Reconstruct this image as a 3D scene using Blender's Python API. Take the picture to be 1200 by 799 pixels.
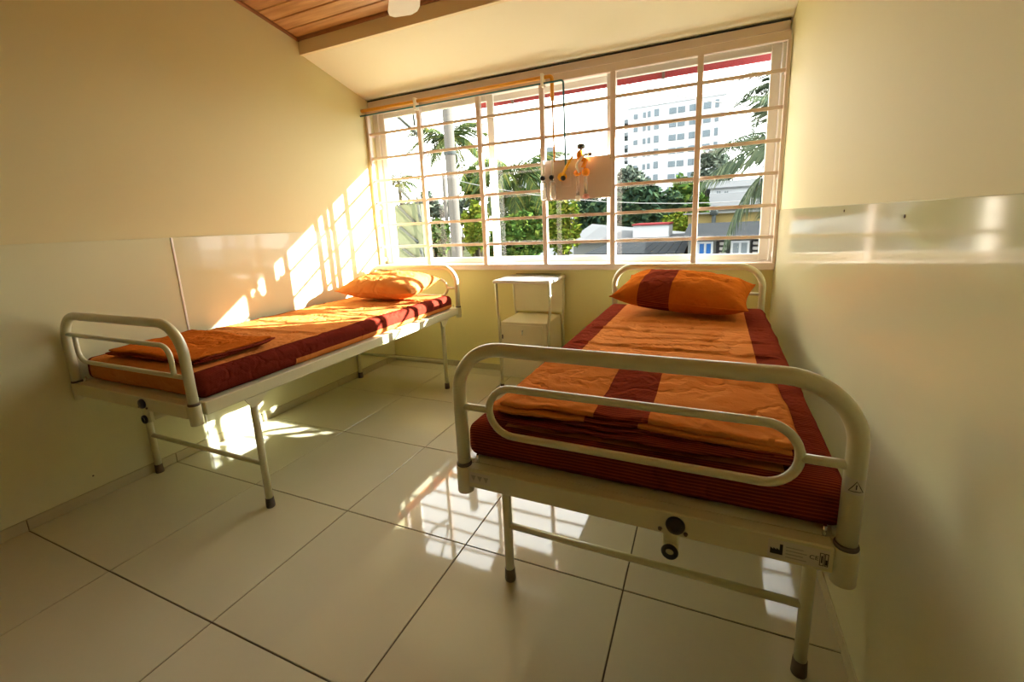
import bpy, math, random
import numpy as np
from mathutils import Matrix, Vector, noise

for o in list(bpy.data.objects): bpy.data.objects.remove(o)
SC = bpy.context.scene
C = SC.collection
random.seed(7); RNG = np.random.default_rng(7)
PI = math.pi

# ------------------------------------------------------------------ camera
CAM = np.array([0.0, 0.0, 1.213])
FPX, PCX, PCY = 517.0, 595.8, 367.3
YAW, PITCH, ROLL = -0.425, 0.2005, -0.0462
_f = np.array([math.sin(YAW)*math.cos(PITCH), math.cos(YAW)*math.cos(PITCH), -math.sin(PITCH)])
_r = np.array([math.cos(YAW), -math.sin(YAW), 0.0]); _u = np.cross(_r, _f)
CR = _r*math.cos(ROLL) + _u*math.sin(ROLL)
CU = -_r*math.sin(ROLL) + _u*math.cos(ROLL)
CF = _f
cd = bpy.data.cameras.new('camera'); cam = bpy.data.objects.new('camera', cd); C.objects.link(cam)
cd.sensor_width = 36.0; cd.lens = 36.0*FPX/1200.0
cd.shift_x = (600.0-PCX)/1200.0; cd.shift_y = (PCY-399.5)/1200.0
cd.clip_start = 0.02; cd.clip_end = 1000
M = Matrix(((CR[0], CU[0], -CF[0], CAM[0]), (CR[1], CU[1], -CF[1], CAM[1]), (CR[2], CU[2], -CF[2], CAM[2]), (0, 0, 0, 1)))
cam.matrix_world = M
SC.camera = cam

def at(u, v, Y):
    """world point at depth Y seen along photo pixel (u, v)"""
    d = CF + CR*(u-PCX)/FPX - CU*(v-PCY)/FPX
    return Vector(CAM + d*(Y/d[1]))

# ------------------------------------------------------------------ light
SC.view_settings.view_transform = 'Standard'
SC.view_settings.look = 'None'
SC.view_settings.gamma = 1.0
SC.view_settings.use_curve_mapping = False
SC.view_settings.exposure = 0.0
SC.cycles.max_bounces = 16; SC.cycles.diffuse_bounces = 9
W = bpy.data.worlds.new('sky'); SC.world = W; W.use_nodes = True
bg = W.node_tree.nodes['Background']
bg.inputs['Color'].default_value = (1.0, 0.985, 0.955, 1); bg.inputs['Strength'].default_value = 9.8
sd = bpy.data.lights.new('sun', 'SUN'); sd.energy = 62.0; sd.color = (1.0, 0.955, 0.87); sd.angle = math.radians(0.6)
sun = bpy.data.objects.new('sun', sd); C.objects.link(sun); sun.location = (8, 8, 8)
sun.rotation_euler = Vector((-1.6, -1.0, -0.70)).to_track_quat('-Z', 'Y').to_euler()

# ------------------------------------------------------------------ materials
class NT:
    def __init__(s, name):
        s.m = bpy.data.materials.new(name); s.m.use_nodes = True
        s.t = s.m.node_tree; s.b = s.t.nodes['Principled BSDF']; s.out = s.t.nodes['Material Output']
    def n(s, typ, **kw):
        nd = s.t.nodes.new(typ)
        for k, v in kw.items(): setattr(nd, k, v)
        return nd
    def l(s, a, b): s.t.links.new(a, b)
    def coord(s, which='Object'):
        return s.n('ShaderNodeTexCoord').outputs[which]
    def noise(s, scale, detail=4, vec=None, rough=0.55):
        nd = s.n('ShaderNodeTexNoise'); nd.inputs['Scale'].default_value = scale
        nd.inputs['Detail'].default_value = detail; nd.inputs['Roughness'].default_value = rough
        s.l(vec if vec is not None else s.coord(), nd.inputs['Vector']); return nd.outputs['Fac']
    def math(s, op, a, b=None, clamp=False):
        nd = s.n('ShaderNodeMath', operation=op, use_clamp=clamp)
        for i, x in enumerate((a, b)):
            if x is None: continue
            if isinstance(x, (int, float)): nd.inputs[i].default_value = x
            else: s.l(x, nd.inputs[i])
        return nd.outputs[0]
    def mix(s, fac, a, b):
        nd = s.n('ShaderNodeMix', data_type='RGBA')
        for i, x in ((0, fac), (6, a), (7, b)):
            if isinstance(x, (int, float)): nd.inputs[i].default_value = x
            elif isinstance(x, tuple): nd.inputs[i].default_value = (*x, 1) if len(x) == 3 else x
            else: s.l(x, nd.inputs[i])
        return nd.outputs[2]
    def ramp(s, fac, pts):
        nd = s.n('ShaderNodeValToRGB'); e = nd.color_ramp.elements
        e[0].position, e[0].color = pts[0][0], (*pts[0][1], 1)
        e[1].position, e[1].color = pts[-1][0], (*pts[-1][1], 1)
        for p, c in pts[1:-1]:
            x = e.new(p); x.color = (*c, 1)
        s.l(fac, nd.inputs[0]); return nd.outputs[0]
    def bump(s, h, strength=0.2, dist=0.002):
        nd = s.n('ShaderNodeBump'); nd.inputs['Strength'].default_value = strength; nd.inputs['Distance'].default_value = dist
        s.l(h, nd.inputs['Height']); s.l(nd.outputs[0], s.b.inputs['Normal'])
    def set(s, **kw):
        for k, v in kw.items():
            k = k.replace('_', ' ')
            sk = s.b.inputs[k]
            if hasattr(v, 'links') or hasattr(v, 'is_linked'): s.l(v, sk)
            elif isinstance(v, tuple): sk.default_value = (*v, 1)
            else: sk.default_value = v
        return s.m

def plain(name, col, rough=0.5, metal=0.0, var=0.08, scale=6.0, bump=0.0, bscale=80, coat=0.0):
    k = NT(name)
    f = k.noise(scale)
    lo = tuple(c*(1-var) for c in col); hi = tuple(min(1, c*(1+var)) for c in col)
    k.set(Base_Color=k.mix(f, lo, hi), Roughness=rough, Metallic=metal)
    if coat: k.b.inputs['Coat Weight'].default_value = coat; k.b.inputs['Coat Roughness'].default_value = 0.05
    if bump: k.bump(k.noise(bscale, 3), bump)
    return k.m

def lin(r, g, b):
    f = lambda c: (c/255/12.92) if c <= 10 else ((c/255+0.055)/1.055)**2.4
    return (f(r), f(g), f(b))

WALL = plain('wall_paint', (0.695, 0.635, 0.345), 0.7, var=0.03, scale=1.5, bump=0.08, bscale=60)
WALLW = plain('window_wall_paint', (0.80, 0.745, 0.34), 0.6, var=0.03, scale=1.5, bump=0.08, bscale=60)
SOFFIT = plain('soffit_paint', (0.86, 0.835, 0.66), 0.7, var=0.02, scale=2, bump=0.05)
BEAM = plain('beam_paint', (0.82, 0.73, 0.50), 0.6, var=0.03, scale=2)
k = NT('dado_sheet')
f = k.noise(0.9, 2)
k.set(Base_Color=k.mix(f, (0.645, 0.635, 0.395), (0.695, 0.685, 0.445)), Roughness=0.085)
k.b.inputs['Specular IOR Level'].default_value = 0.38
nv = k.noise(1.6, 1); k.bump(nv, 0.12, 0.01)
DADO = k.m
STRIP = plain('joint_strip_plastic', (0.85, 0.84, 0.78), 0.3)

k = NT('vitrified_tile')
oi = k.n('ShaderNodeObjectInfo').outputs['Random']
g = k.coord('Generated')
f1 = k.noise(2.2, 5, k.coord('Object'))
c0 = k.mix(f1, (0.535, 0.505, 0.34), (0.63, 0.595, 0.43))
c1 = k.mix(k.math('MULTIPLY', oi, 0.35), c0, (0.52, 0.49, 0.33))
k.set(Base_Color=c1, Roughness=0.045)
k.b.inputs['Specular IOR Level'].default_value = 0.55
k.bump(k.noise(3.0, 2), 0.06, 0.004)
TILE = k.m
SKIRT = plain('skirting_tile', (0.52, 0.475, 0.31), 0.12, var=0.08, scale=3)
GROUT = plain('grout', (0.10, 0.075, 0.045), 0.9, scale=40)

k = NT('pine_plank')
oc = k.n('ShaderNodeMapping'); oc.inputs['Scale'].default_value = (1.2, 14, 14)
k.l(k.coord(), oc.inputs[0])
oi = k.n('ShaderNodeObjectInfo').outputs['Random']
addv = k.n('ShaderNodeVectorMath', operation='ADD'); k.l(oc.outputs[0], addv.inputs[0])
cmb = k.n('ShaderNodeCombineXYZ'); k.l(k.math('MULTIPLY', oi, 40.0), cmb.inputs[0]); k.l(cmb.outputs[0], addv.inputs[1])
f = k.noise(2.0, 6, addv.outputs[0])
k.set(Base_Color=k.ramp(f, [(0.3, (0.42, 0.20, 0.075)), (0.55, (0.60, 0.33, 0.14)), (0.75, (0.70, 0.43, 0.21))]), Roughness=0.35)
PINE = k.m
DARKWOOD = plain('dark_wood_trim', (0.26, 0.10, 0.035), 0.4, var=0.2, scale=20)

GRILL = plain('grille_paint', (0.72, 0.59, 0.52), 0.4, var=0.05)
FRAME = plain('window_frame_paint', (0.83, 0.80, 0.73), 0.35, var=0.03)
k = NT('window_glass')
tr = k.n('ShaderNodeBsdfTransparent'); gl = k.n('ShaderNodeBsdfGlossy'); gl.inputs['Roughness'].default_value = 0.01
tr.inputs[0].default_value = (0.97, 0.985, 0.98, 1)
fr = k.n('ShaderNodeFresnel'); fr.inputs[0].default_value = 1.45
mx = k.n('ShaderNodeMixShader')
k.l(k.math('MULTIPLY', fr.outputs[0], k.math('SUBTRACT', 1.0, k.n('ShaderNodeNewGeometry').outputs['Backfacing'])), mx.inputs[0]); k.l(tr.outputs[0], mx.inputs[1]); k.l(gl.outputs[0], mx.inputs[2])
k.l(mx.outputs[0], k.out.inputs[0]); k.t.nodes.remove(k.b)
GLASS = k.m

BEDW = plain('cream_powder_coat', (0.655, 0.64, 0.43), 0.28, var=0.03, coat=0.3)
RUBBER = plain('grey_rubber', (0.13, 0.10, 0.075), 0.7)
BLACK = plain('black_plastic', (0.012, 0.012, 0.016), 0.35)
BLUEB = plain('blue_plastic', (0.02, 0.03, 0.12), 0.35)
STEEL = plain('brushed_steel', (0.75, 0.75, 0.74), 0.22, metal=1.0, var=0.04)
TRAY = plain('polished_steel_sheet', (0.88, 0.89, 0.90), 0.30, metal=1.0, var=0.02)
CHROME = plain('chrome', (0.8, 0.8, 0.8), 0.12, metal=1.0)
WHITE = plain('white_plastic', (0.85, 0.84, 0.80), 0.4)
LABELW = plain('label_paper', (0.62, 0.60, 0.52), 0.5)
LABELG = plain('label_print_grey', (0.36, 0.35, 0.30), 0.5)
INK = plain('black_ink', (0.01, 0.01, 0.012), 0.5)
AMBER = plain('amber_plastic', (0.90, 0.30, 0.015), 0.2)
YEL = plain('yellow_plastic', (0.90, 0.48, 0.02), 0.3)
ORPIPE = plain('orange_pipe_paint', (0.72, 0.32, 0.02), 0.35)
TEAL = plain('teal_pipe_paint', (0.025, 0.13, 0.16), 0.35)
CABW = plain('cabinet_enamel', (0.76, 0.72, 0.50), 0.3, var=0.03)
k = NT('clear_plastic'); k.set(Base_Color=(0.95, 0.95, 0.92), Roughness=0.05); k.b.inputs['Transmission Weight'].default_value = 0.75
CLEAR = k.m

ORG = (0.67, 0.28, 0.09); ORG2 = (0.54, 0.165, 0.036); MAR = (0.155, 0.022, 0.014); DMAR = (0.07, 0.008, 0.006)
def fabric(name, bands=(), ybands=(), hem=None, org=ORG, org2=ORG2, stripe=0.6):
    """woven cotton: bands = (centre x, half width), ybands = (centre y, half width) of the maroon stripes"""
    k = NT(name); co = k.coord()
    sp = k.n('ShaderNodeSeparateXYZ'); k.l(co, sp.inputs[0])
    def band(s, c, h):
        d = k.math('ABSOLUTE', k.math('SUBTRACT', s, c)); return k.math('LESS_THAN', d, h)
    mask = None
    for ax, lst in ((0, bands), (1, ybands)):
        for c, h in lst:
            b = band(sp.outputs[ax], c, h); mask = b if mask is None else k.math('MAXIMUM', mask, b)
    if hem is not None:
        low = k.math('LESS_THAN', sp.outputs[2], hem[0]); far = k.math('GREATER_THAN', sp.outputs[1], hem[1])
        mask = k.math('MULTIPLY', mask, k.math('SUBTRACT', 1.0, k.math('MULTIPLY', low, far)))
    base = k.mix(k.noise(9, 4), org2, org)
    thr = k.noise(420, 2)
    base = k.mix(k.math('MULTIPLY', thr, 0.35), base, org2)
    if mask is not None:
        s1 = k.math('SINE', k.math('MULTIPLY', k.math('ADD', sp.outputs[1], sp.outputs[2]), 2*PI/0.0085))
        st = k.math('GREATER_THAN', s1, 0.45)
        mcol = k.mix(k.noise(6, 3), DMAR, MAR)
        mcol = k.mix(0.55, mcol, MAR)
        mcol = k.mix(k.math('MULTIPLY', st, stripe), mcol, (0.42, 0.09, 0.03))
        base = k.mix(mask, base, mcol)
    k.set(Base_Color=base, Roughness=0.85)
    k.b.inputs['Specular IOR Level'].default_value = 0.0
    rd = k.math('ABSOLUTE', k.math('SUBTRACT', k.noise(6, 3), 0.5))
    h = k.math('ADD', k.math('MULTIPLY', k.noise(16, 5), 0.8), k.math('MULTIPLY', k.noise(300, 1), 0.05))
    h = k.math('ADD', h, k.math('MULTIPLY', k.math('MINIMUM', rd, 0.06), 9.0))
    k.bump(h, 0.55, 0.014)
    return k.m

# ------------------------------------------------------------------ mesh helpers
class MB:
    def __init__(s): s.v = []; s.f = []; s.sm = []
    def add(s, vs, fs, smooth=False, mat=None):
        o = len(s.v)
        if mat is not None: vs = [tuple(mat @ Vector(p)) for p in vs]
        s.v += [tuple(p) for p in vs]; s.f += [tuple(i+o for i in f) for f in fs]; s.sm += [smooth]*len(fs); return s
    def box(s, x0, x1, y0, y1, z0, z1, bev=0.0, mat=None):
        if bev <= 0:
            vs = [(x0,y0,z0),(x1,y0,z0),(x1,y1,z0),(x0,y1,z0),(x0,y0,z1),(x1,y0,z1),(x1,y1,z1),(x0,y1,z1)]
            return s.add(vs, [(3,2,1,0),(4,5,6,7),(0,1,5,4),(1,2,6,5),(2,3,7,6),(3,0,4,7)], False, mat)
        vs = []; ids = {}
        b = min(bev, (x1-x0)/2.01, (y1-y0)/2.01, (z1-z0)/2.01)
        for i, x in enumerate((x0, x1)):
            for j, y in enumerate((y0, y1)):
                for l, z in enumerate((z0, z1)):
                    sx, sy, sz = (1, -1)[i], (1, -1)[j], (1, -1)[l]
                    ids[i, j, l] = len(vs)
                    vs += [(x, y+sy*b, z+sz*b), (x+sx*b, y, z+sz*b), (x+sx*b, y+sy*b, z)]
        g = lambda i, j, l, a: ids[i, j, l]+a
        fs = []
        for i in (0, 1): fs.append([g(i,0,0,0), g(i,1,0,0), g(i,1,1,0), g(i,0,1,0)][::(-1 if i == 0 else 1)])
        for j in (0, 1): fs.append([g(0,j,0,1), g(1,j,0,1), g(1,j,1,1), g(0,j,1,1)][::(1 if j == 0 else -1)])
        for l in (0, 1): fs.append([g(0,0,l,2), g(1,0,l,2), g(1,1,l,2), g(0,1,l,2)][::(-1 if l == 0 else 1)])
        for i in (0, 1):
            for j in (0, 1): fs.append([g(i,j,0,0), g(i,j,1,0), g(i,j,1,1), g(i,j,0,1)])
        for i in (0, 1):
            for l in (0, 1): fs.append([g(i,0,l,0), g(i,1,l,0), g(i,1,l,2), g(i,0,l,2)])
        for j in (0, 1):
            for l in (0, 1): fs.append([g(0,j,l,1), g(1,j,l,1), g(1,j,l,2), g(0,j,l,2)])
        for i in (0, 1):
            for j in (0, 1):
                for l in (0, 1): fs.append([g(i,j,l,0), g(i,j,l,1), g(i,j,l,2)])
        return s.add(vs, fs, False, mat)
    def tube(s, path, r, n=12, cap=True, closed=False):
        P = [Vector(p) for p in path]; m = len(P)
        rr = r if isinstance(r, (list, tuple)) else [r]*m
        T = []
        for i in range(m):
            a = P[i-1] if (i > 0 or closed) else P[i]; b = P[(i+1) % m] if (i < m-1 or closed) else P[i]
            T.append((b-a).normalized())
        ref = Vector((0, 0, 1)) if abs(T[0].z) < 0.9 else Vector((1, 0, 0))
        N = T[0].cross(ref).normalized(); vs = []
        for i in range(m):
            if i: N = (N - T[i]*N.dot(T[i])).normalized()
            B = T[i].cross(N)
            for j in range(n):
                a = 2*PI*j/n; vs.append(P[i] + (N*math.cos(a)+B*math.sin(a))*rr[i])
        fs = []
        for i in range(m if closed else m-1):
            q = (i+1) % m
            for j in range(n): fs.append((i*n+j, i*n+(j+1) % n, q*n+(j+1) % n, q*n+j))
        s.add(vs, fs, True)
        if cap and not closed:
            o = len(s.v)-len(vs)
            s.f += [tuple(o+j for j in range(n))[::-1], tuple(o+(m-1)*n+j for j in range(n))]; s.sm += [False, False]
        return s
    def lathe(s, prof, n=20, mat=None, smooth=True):
        vs = []; fs = []; m = len(prof)
        for r, z in prof:
            for j in range(n): vs.append((r*math.cos(2*PI*j/n), r*math.sin(2*PI*j/n), z))
        for i in range(m-1):
            for j in range(n): fs.append((i*n+j, i*n+(j+1) % n, (i+1)*n+(j+1) % n, (i+1)*n+j))
        fs.append(tuple(range(n))[::-1]); fs.append(tuple((m-1)*n+j for j in range(n)))
        s.add(vs, fs, smooth, mat); s.sm[-1] = s.sm[-2] = False; return s
    def ball(s, c, r, n=16, sc=(1, 1, 1)):
        prof = [(max(1e-4, r*math.sin(PI*i/8)), -r*math.cos(PI*i/8)) for i in range(9)]
        return s.lathe(prof, n, Matrix.Translation(c) @ Matrix.Diagonal((*sc, 1)))
    def prism(s, poly, y0, y1):
        n = len(poly); vs = [(x, y0, z) for x, z in poly]+[(x, y1, z) for x, z in poly]
        fs = [tuple(range(n)), tuple(range(n, 2*n))[::-1]]+[(i, n+i, n+(i+1) % n, (i+1) % n) for i in range(n)]
        return s.add(vs, fs)
    def mesh(s, name):
        me = bpy.data.meshes.new(name); me.from_pydata(s.v, [], s.f)
        me.polygons.foreach_set('use_smooth', s.sm); me.update(); return me

def obj(name, mb, mat, parent=None, loc=None, rot=None):
    me = mb.mesh(name) if isinstance(mb, MB) else mb
    if mat is not None and not me.materials: me.materials.append(mat)
    o = bpy.data.objects.new(name, me); C.objects.link(o)
    if parent is not None: o.parent = parent
    if loc is not None: o.location = loc
    if rot is not None: o.rotation_euler = rot
    return o
def tag(o, label, cat, group=None):
    o['label'] = label; o['category'] = cat
    if group: o['group'] = group
    return o
def thing(name, label, cat, loc=(0, 0, 0), rotz=0.0, group=None):
    o = bpy.data.objects.new(name, None); C.objects.link(o); o.empty_display_size = 0.1
    o.location = loc; o.rotation_euler = (0, 0, rotz); return tag(o, label, cat, group)
def struct(name, mb, mat, parent=None):
    o = obj(name, mb, mat, parent)
    if parent is None: o['kind'] = 'structure'
    return o
def B(*a, **k): return MB().box(*a, **k)
def fillet(pts, rad, seg=8, closed=False):
    """polyline with its corners rounded to the given radius"""
    P = [Vector(p) for p in pts]; out = []; n = len(P)
    for i in range(n):
        if not closed and i in (0, n-1): out.append(P[i]); continue
        a, b, c = P[i-1], P[i], P[(i+1) % n]
        d1 = (a-b).normalized(); d2 = (c-b).normalized(); ang = d1.angle(d2)
        t = min(rad/math.tan(ang/2), (a-b).length*0.499, (c-b).length*0.499); rr = t*math.tan(ang/2)
        cen = b + (d1+d2).normalized()*(rr/math.sin(ang/2))
        p0 = b+d1*t-cen; p1 = b+d2*t-cen; w = p0.angle(p1)
        for j in range(seg+1):
            q = j/seg; out.append(cen + (p0*math.sin((1-q)*w)+p1*math.sin(q*w))/math.sin(w))
    return out
def rbox(sx, sy, sz, r, step, disp=None, zmin=0.0):
    """rounded box standing on z=0, finely gridded, displaced by disp(p, n)"""
    key = {}; vs = []; fs = []
    hx, hy, hz = sx/2, sy/2, sz/2
    nx, ny, nz = max(2, int(sx/step)), max(2, int(sy/step)), max(2, int(sz/step))
    ax = np.linspace(-hx, hx, nx+1); ay = np.linspace(-hy, hy, ny+1); az = np.linspace(-hz, hz, nz+1)
    def vid(p):
        q = tuple(round(c, 5) for c in p)
        if q in key: return key[q]
        c = Vector((max(-hx+r, min(hx-r, p[0])), max(-hy+r, min(hy-r, p[1])), max(-hz+r, min(hz-r, p[2]))))
        d = Vector(p)-c; nrm = d.normalized()
        w = c+nrm*r; w.z += hz
        if disp: w = disp(w, nrm)
        key[q] = len(vs); vs.append(tuple(w)); return key[q]
    def face(A, Bb, fn, flip):
        for i in range(len(A)-1):
            for j in range(len(Bb)-1):
                q = [vid(fn(A[i], Bb[j])), vid(fn(A[i+1], Bb[j])), vid(fn(A[i+1], Bb[j+1])), vid(fn(A[i], Bb[j+1]))]
                fs.append(q[::-1] if flip else q)
    face(ax, ay, lambda a, b: (a, b, hz), False); face(ax, ay, lambda a, b: (a, b, -hz), True)
    face(ax, az, lambda a, b: (a, -hy, b), False); face(ax, az, lambda a, b: (a, hy, b), True)
    face(ay, az, lambda a, b: (hx, a, b), False); face(ay, az, lambda a, b: (-hx, a, b), True)
    return MB().add(vs, fs, True)
def nz(x, y, z=0.0): return noise.noise(Vector((x, y, z)))

# ------------------------------------------------------------------ room shell
XL, XR, YB, YW = -2.65, 0.395, -2.9, 3.22
TOPZ = 3.75
wl = struct('wall_left', B(XL-0.15, XL, YB-0.15, YW+0.15, -0.05, TOPZ), WALL)
wr = struct('wall_right', B(XR, XR+0.15, YB-0.15, YW+0.15, -0.05, TOPZ), WALL)
wb = struct('wall_back', B(XL, XR, YB-0.15, YB, -0.05, TOPZ), WALL)
SILL, HEAD = 0.875, 2.250
ww = struct('wall_window', MB().box(XL, XR, YW, YW+0.15, -0.05, SILL).box(XL, XR, YW, YW+0.15, HEAD, TOPZ), WALLW)
# floor: grout bed with separate polished tiles
fl = struct('floor', B(XL, XR, YB, YW, -0.06, -0.003), GROUT)
G = 0.0022
xs = [XL] + [-2.0086+0.6*i for i in range(4)] + [XR]
ys = [YB] + [0.6837-0.6*5+0.6*i for i in range(10)] + [YW]
tmesh = {}
for i in range(len(xs)-1):
    for j in range(len(ys)-1):
        w, d = xs[i+1]-xs[i], ys[j+1]-ys[j]; key = (round(w, 3), round(d, 3))
        if key not in tmesh:
            tmesh[key] = B(-w/2+G, w/2-G, -d/2+G, d/2-G, -0.012, 0.0, bev=0.0012).mesh('floor_tile'); tmesh[key].materials.append(TILE)
        obj('floor_tile', tmesh[key], None, fl, loc=((xs[i]+xs[i+1])/2, (ys[j]+ys[j+1])/2, 0))
# skirting tiles
SKH, SKT = 0.052, 0.008
bl = struct('baseboard_left', B(XL, XL+0.003, YB, YW, 0, SKH-0.003), GROUT)
br = struct('baseboard_right', B(XR-0.003, XR, YB, YW, 0, SKH-0.003), GROUT)
bw = struct('baseboard_window', B(XL, XR, YW-0.003, YW, 0, SKH-0.003), GROUT)
for j in range(len(ys)-1):
    y0, y1 = ys[j]+0.0015, ys[j+1]-0.0015
    obj('skirting_tile', B(XL+0.0005, XL+SKT, y0, y1, 0.0005, SKH, bev=0.001), SKIRT, bl)
    obj('skirting_tile', B(XR-SKT, XR-0.0005, y0, y1, 0.0005, SKH, bev=0.001), SKIRT, br)
for i in range(len(xs)-1):
    obj('skirting_tile', B(max(xs[i], XL+SKT)+0.0015, min(xs[i+1], XR-SKT)-0.0015, YW-SKT, YW-0.0005, 0.0005, SKH, bev=0.001), SKIRT, bw)
# glossy dado sheets
DZ = 1.222; SEAM = 1.474
obj('dado_panel', B(XL, XL+0.005, YB, SEAM-0.003, SKH+0.001, DZ, bev=0.0015), DADO, wl)
obj('dado_panel', B(XL, XL+0.005, SEAM+0.003, YW-0.001, SKH+0.001, DZ, bev=0.0015), DADO, wl)
obj('joint_strip', B(XL, XL+0.009, SEAM-0.006, SEAM+0.006, SKH+0.001, DZ, bev=0.002), STRIP, wl)
obj('dado_panel', B(XR-0.005, XR, YB, YW-0.001, SKH+0.001, DZ, bev=0.0015), DADO, wr)
for (x, sgn, w, y, z) in ((XL+0.005, 1, wl, 0.62, 1.205), (XR-0.005, -1, wr, 1.24, 1.19), (XR-0.005, -1, wr, 1.72, 1.205), (XL+0.005, 1, wl, 0.93, 0.12)):
    sc = MB().lathe([(0.004, 0), (0.004, 0.0015), (0.002, 0.002)], 10, Matrix.Translation((x, y, z)) @ Matrix.Rotation(sgn*PI/2, 4, 'Y'))
    obj('screw', sc, RUBBER, w)

# sloping soffit over the window, beam and plank ceiling
BY, BZ0, BZ1 = 2.555, 2.432, 2.525
SLOPE = 0.184
struct('ceiling_soffit', MB().add(
    [(XL, BY-0.0, BZ0), (XR, BY, BZ0), (XR, YW, 2.262), (XL, YW, 2.262), (XL, BY, BZ0+0.12), (XR, BY, BZ0+0.12), (XR, YW, 2.40), (XL, YW, 2.40)],
    [(3,2,1,0),(4,5,6,7),(0,1,5,4),(1,2,6,5),(2,3,7,6),(3,0,4,7)]), SOFFIT)
struct('trim_1', MB().box(XL, XR, BY-0.03, BY, BZ0+0.0, BZ1+0.12), BEAM)
def cz(y): return BZ1 + (BY-y)*SLOPE
ce = struct('ceiling', MB().add(
    [(XL, YB, cz(YB)+0.02), (XR, YB, cz(YB)+0.02), (XR, BY, cz(BY)+0.02), (XL, BY, cz(BY)+0.02), (XL, YB, cz(YB)+0.1), (XR, YB, cz(YB)+0.1), (XR, BY, cz(BY)+0.1), (XL, BY, cz(BY)+0.1)],
    [(3,2,1,0),(4,5,6,7),(0,1,5,4),(1,2,6,5),(2,3,7,6),(3,0,4,7)]), DARKWOOD)
PW = 0.104; ang = -math.atan(SLOPE)
pm = B((XL-XR)/2+0.002, (XR-XL)/2-0.002, -PW/2+0.0025, PW/2-0.0025, 0, 0.018, bev=0.004).mesh('ceiling_plank'); pm.materials.append(PINE)
y = BY-0.03-PW/2
while y > YB+PW/2:
    obj('ceiling_plank', pm, None, ce, loc=((XL+XR)/2, y, cz(y)), rot=(ang, 0, 0)); y -= PW*math.cos(ang)
# wooden moulding where the planks meet the left wall and the beam
struct('trim_2', MB().tube([(XL+0.008, YB, cz(YB)-0.006), (XL+0.008, BY-0.03, cz(BY-0.03)-0.006)], 0.012, 8), DARKWOOD)
struct('trim_3', MB().tube([(XL, BY-0.04, cz(BY-0.04)-0.004), (XR, BY-0.04, cz(BY-0.04)-0.004)], 0.014, 8), DARKWOOD)

# ------------------------------------------------------------------ window: frame, sashes, panes
wf = struct('window_1', MB().box(XL+0.001, XR-0.001, YW+0.01, YW+0.13, HEAD-0.075, HEAD-0.001, bev=0.004).box(XL+0.001, XR-0.001, YW+0.01, YW+0.13, SILL+0.001, SILL+0.035, bev=0.004)
   .box(XL+0.001, XL+0.05, YW+0.01, YW+0.13, SILL+0.035, HEAD-0.075, bev=0.004).box(XR-0.035, XR-0.001, YW+0.01, YW+0.13, SILL+0.035, HEAD-0.075, bev=0.004), FRAME)
def sash(x0, x1, yc):
    z0, z1 = SILL+0.036, HEAD-0.076; s = 0.052; t = 0.014
    o = obj('sash', MB().box(x0, x0+s, yc-t, yc+t, z0, z1, bev=0.003).box(x1-s, x1, yc-t, yc+t, z0, z1, bev=0.003)
            .box(x0+s, x1-s, yc-t, yc+t, z0, z0+0.042, bev=0.003).box(x0+s, x1-s, yc-t, yc+t, z1-0.042, z1, bev=0.003), FRAME, wf)
    obj('pane', B(x0+s-0.004, x1-s+0.004, yc-0.002, yc+0.002, z0+0.038, z1-0.038), GLASS, o)
sash(XL+0.052, -1.52, YW+0.04); sash(-1.60, -0.605, YW+0.09); sash(-0.66, XR-0.037, YW+0.04)

# steel grille on the inner side
GY0, GY1 = 3.128, 3.158
gr = thing('window_grille', 'beige steel security grille of flat bars in front of the window', 'window grille', (-1.12, GY1, SILL))
def gpart(name, mb): 
    o = obj(name, mb, GRILL, gr); o.location = (1.12, -GY1, -SILL); return o
gpart('top_bar', B(XL+0.008, XR-0.008, GY0, GY1, 2.147, 2.197, bev=0.003))
gpart('bottom_bar', B(XL+0.008, XR-0.008, GY0, YW, 0.862, 0.905, bev=0.003))
MX = [-2.628, -2.118, -1.588, -1.089, -0.596, -0.075, 0.380]
for i, x in enumerate(MX):
    w = 0.012 if i in (0, 6) else 0.021
    gpart('mullion', B(x-w/2*1.6, x+w/2*1.6, GY0-0.006, GY1, 0.905, 2.147, bev=0.002))
for z in (1.995, 1.800, 1.620, 1.437, 1.250, 1.063):
    gpart('crossbar', B(XL+0.012, XR-0.012, GY0+0.008, GY0+0.020, z-0.0105, z+0.0105, bev=0.002))
for z in (0.95, 1.4, 2.0):
    for x in (XL+0.012, XR-0.012):
        gpart('fixing_lug', B(x-0.010, x+0.010, GY1, YW, z-0.015, z+0.015, bev=0.002))
pel = tag(obj('curtain_pelmet', B(XL+0.012, XR-0.012, YW-0.055, YW-0.002, 2.208, 2.258, bev=0.004), GRILL), 'long beige box rail above the window under the sloping ceiling', 'rail')
for z in (2.2035, 2.2625): obj('shadow_gap_strip', B(XL+0.012, XR-0.012, YW-0.052, YW-0.002, z-0.0045, z+0.0045), BLACK, pel)  # black strips added to stand for the dark shadow gaps along the rail

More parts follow.
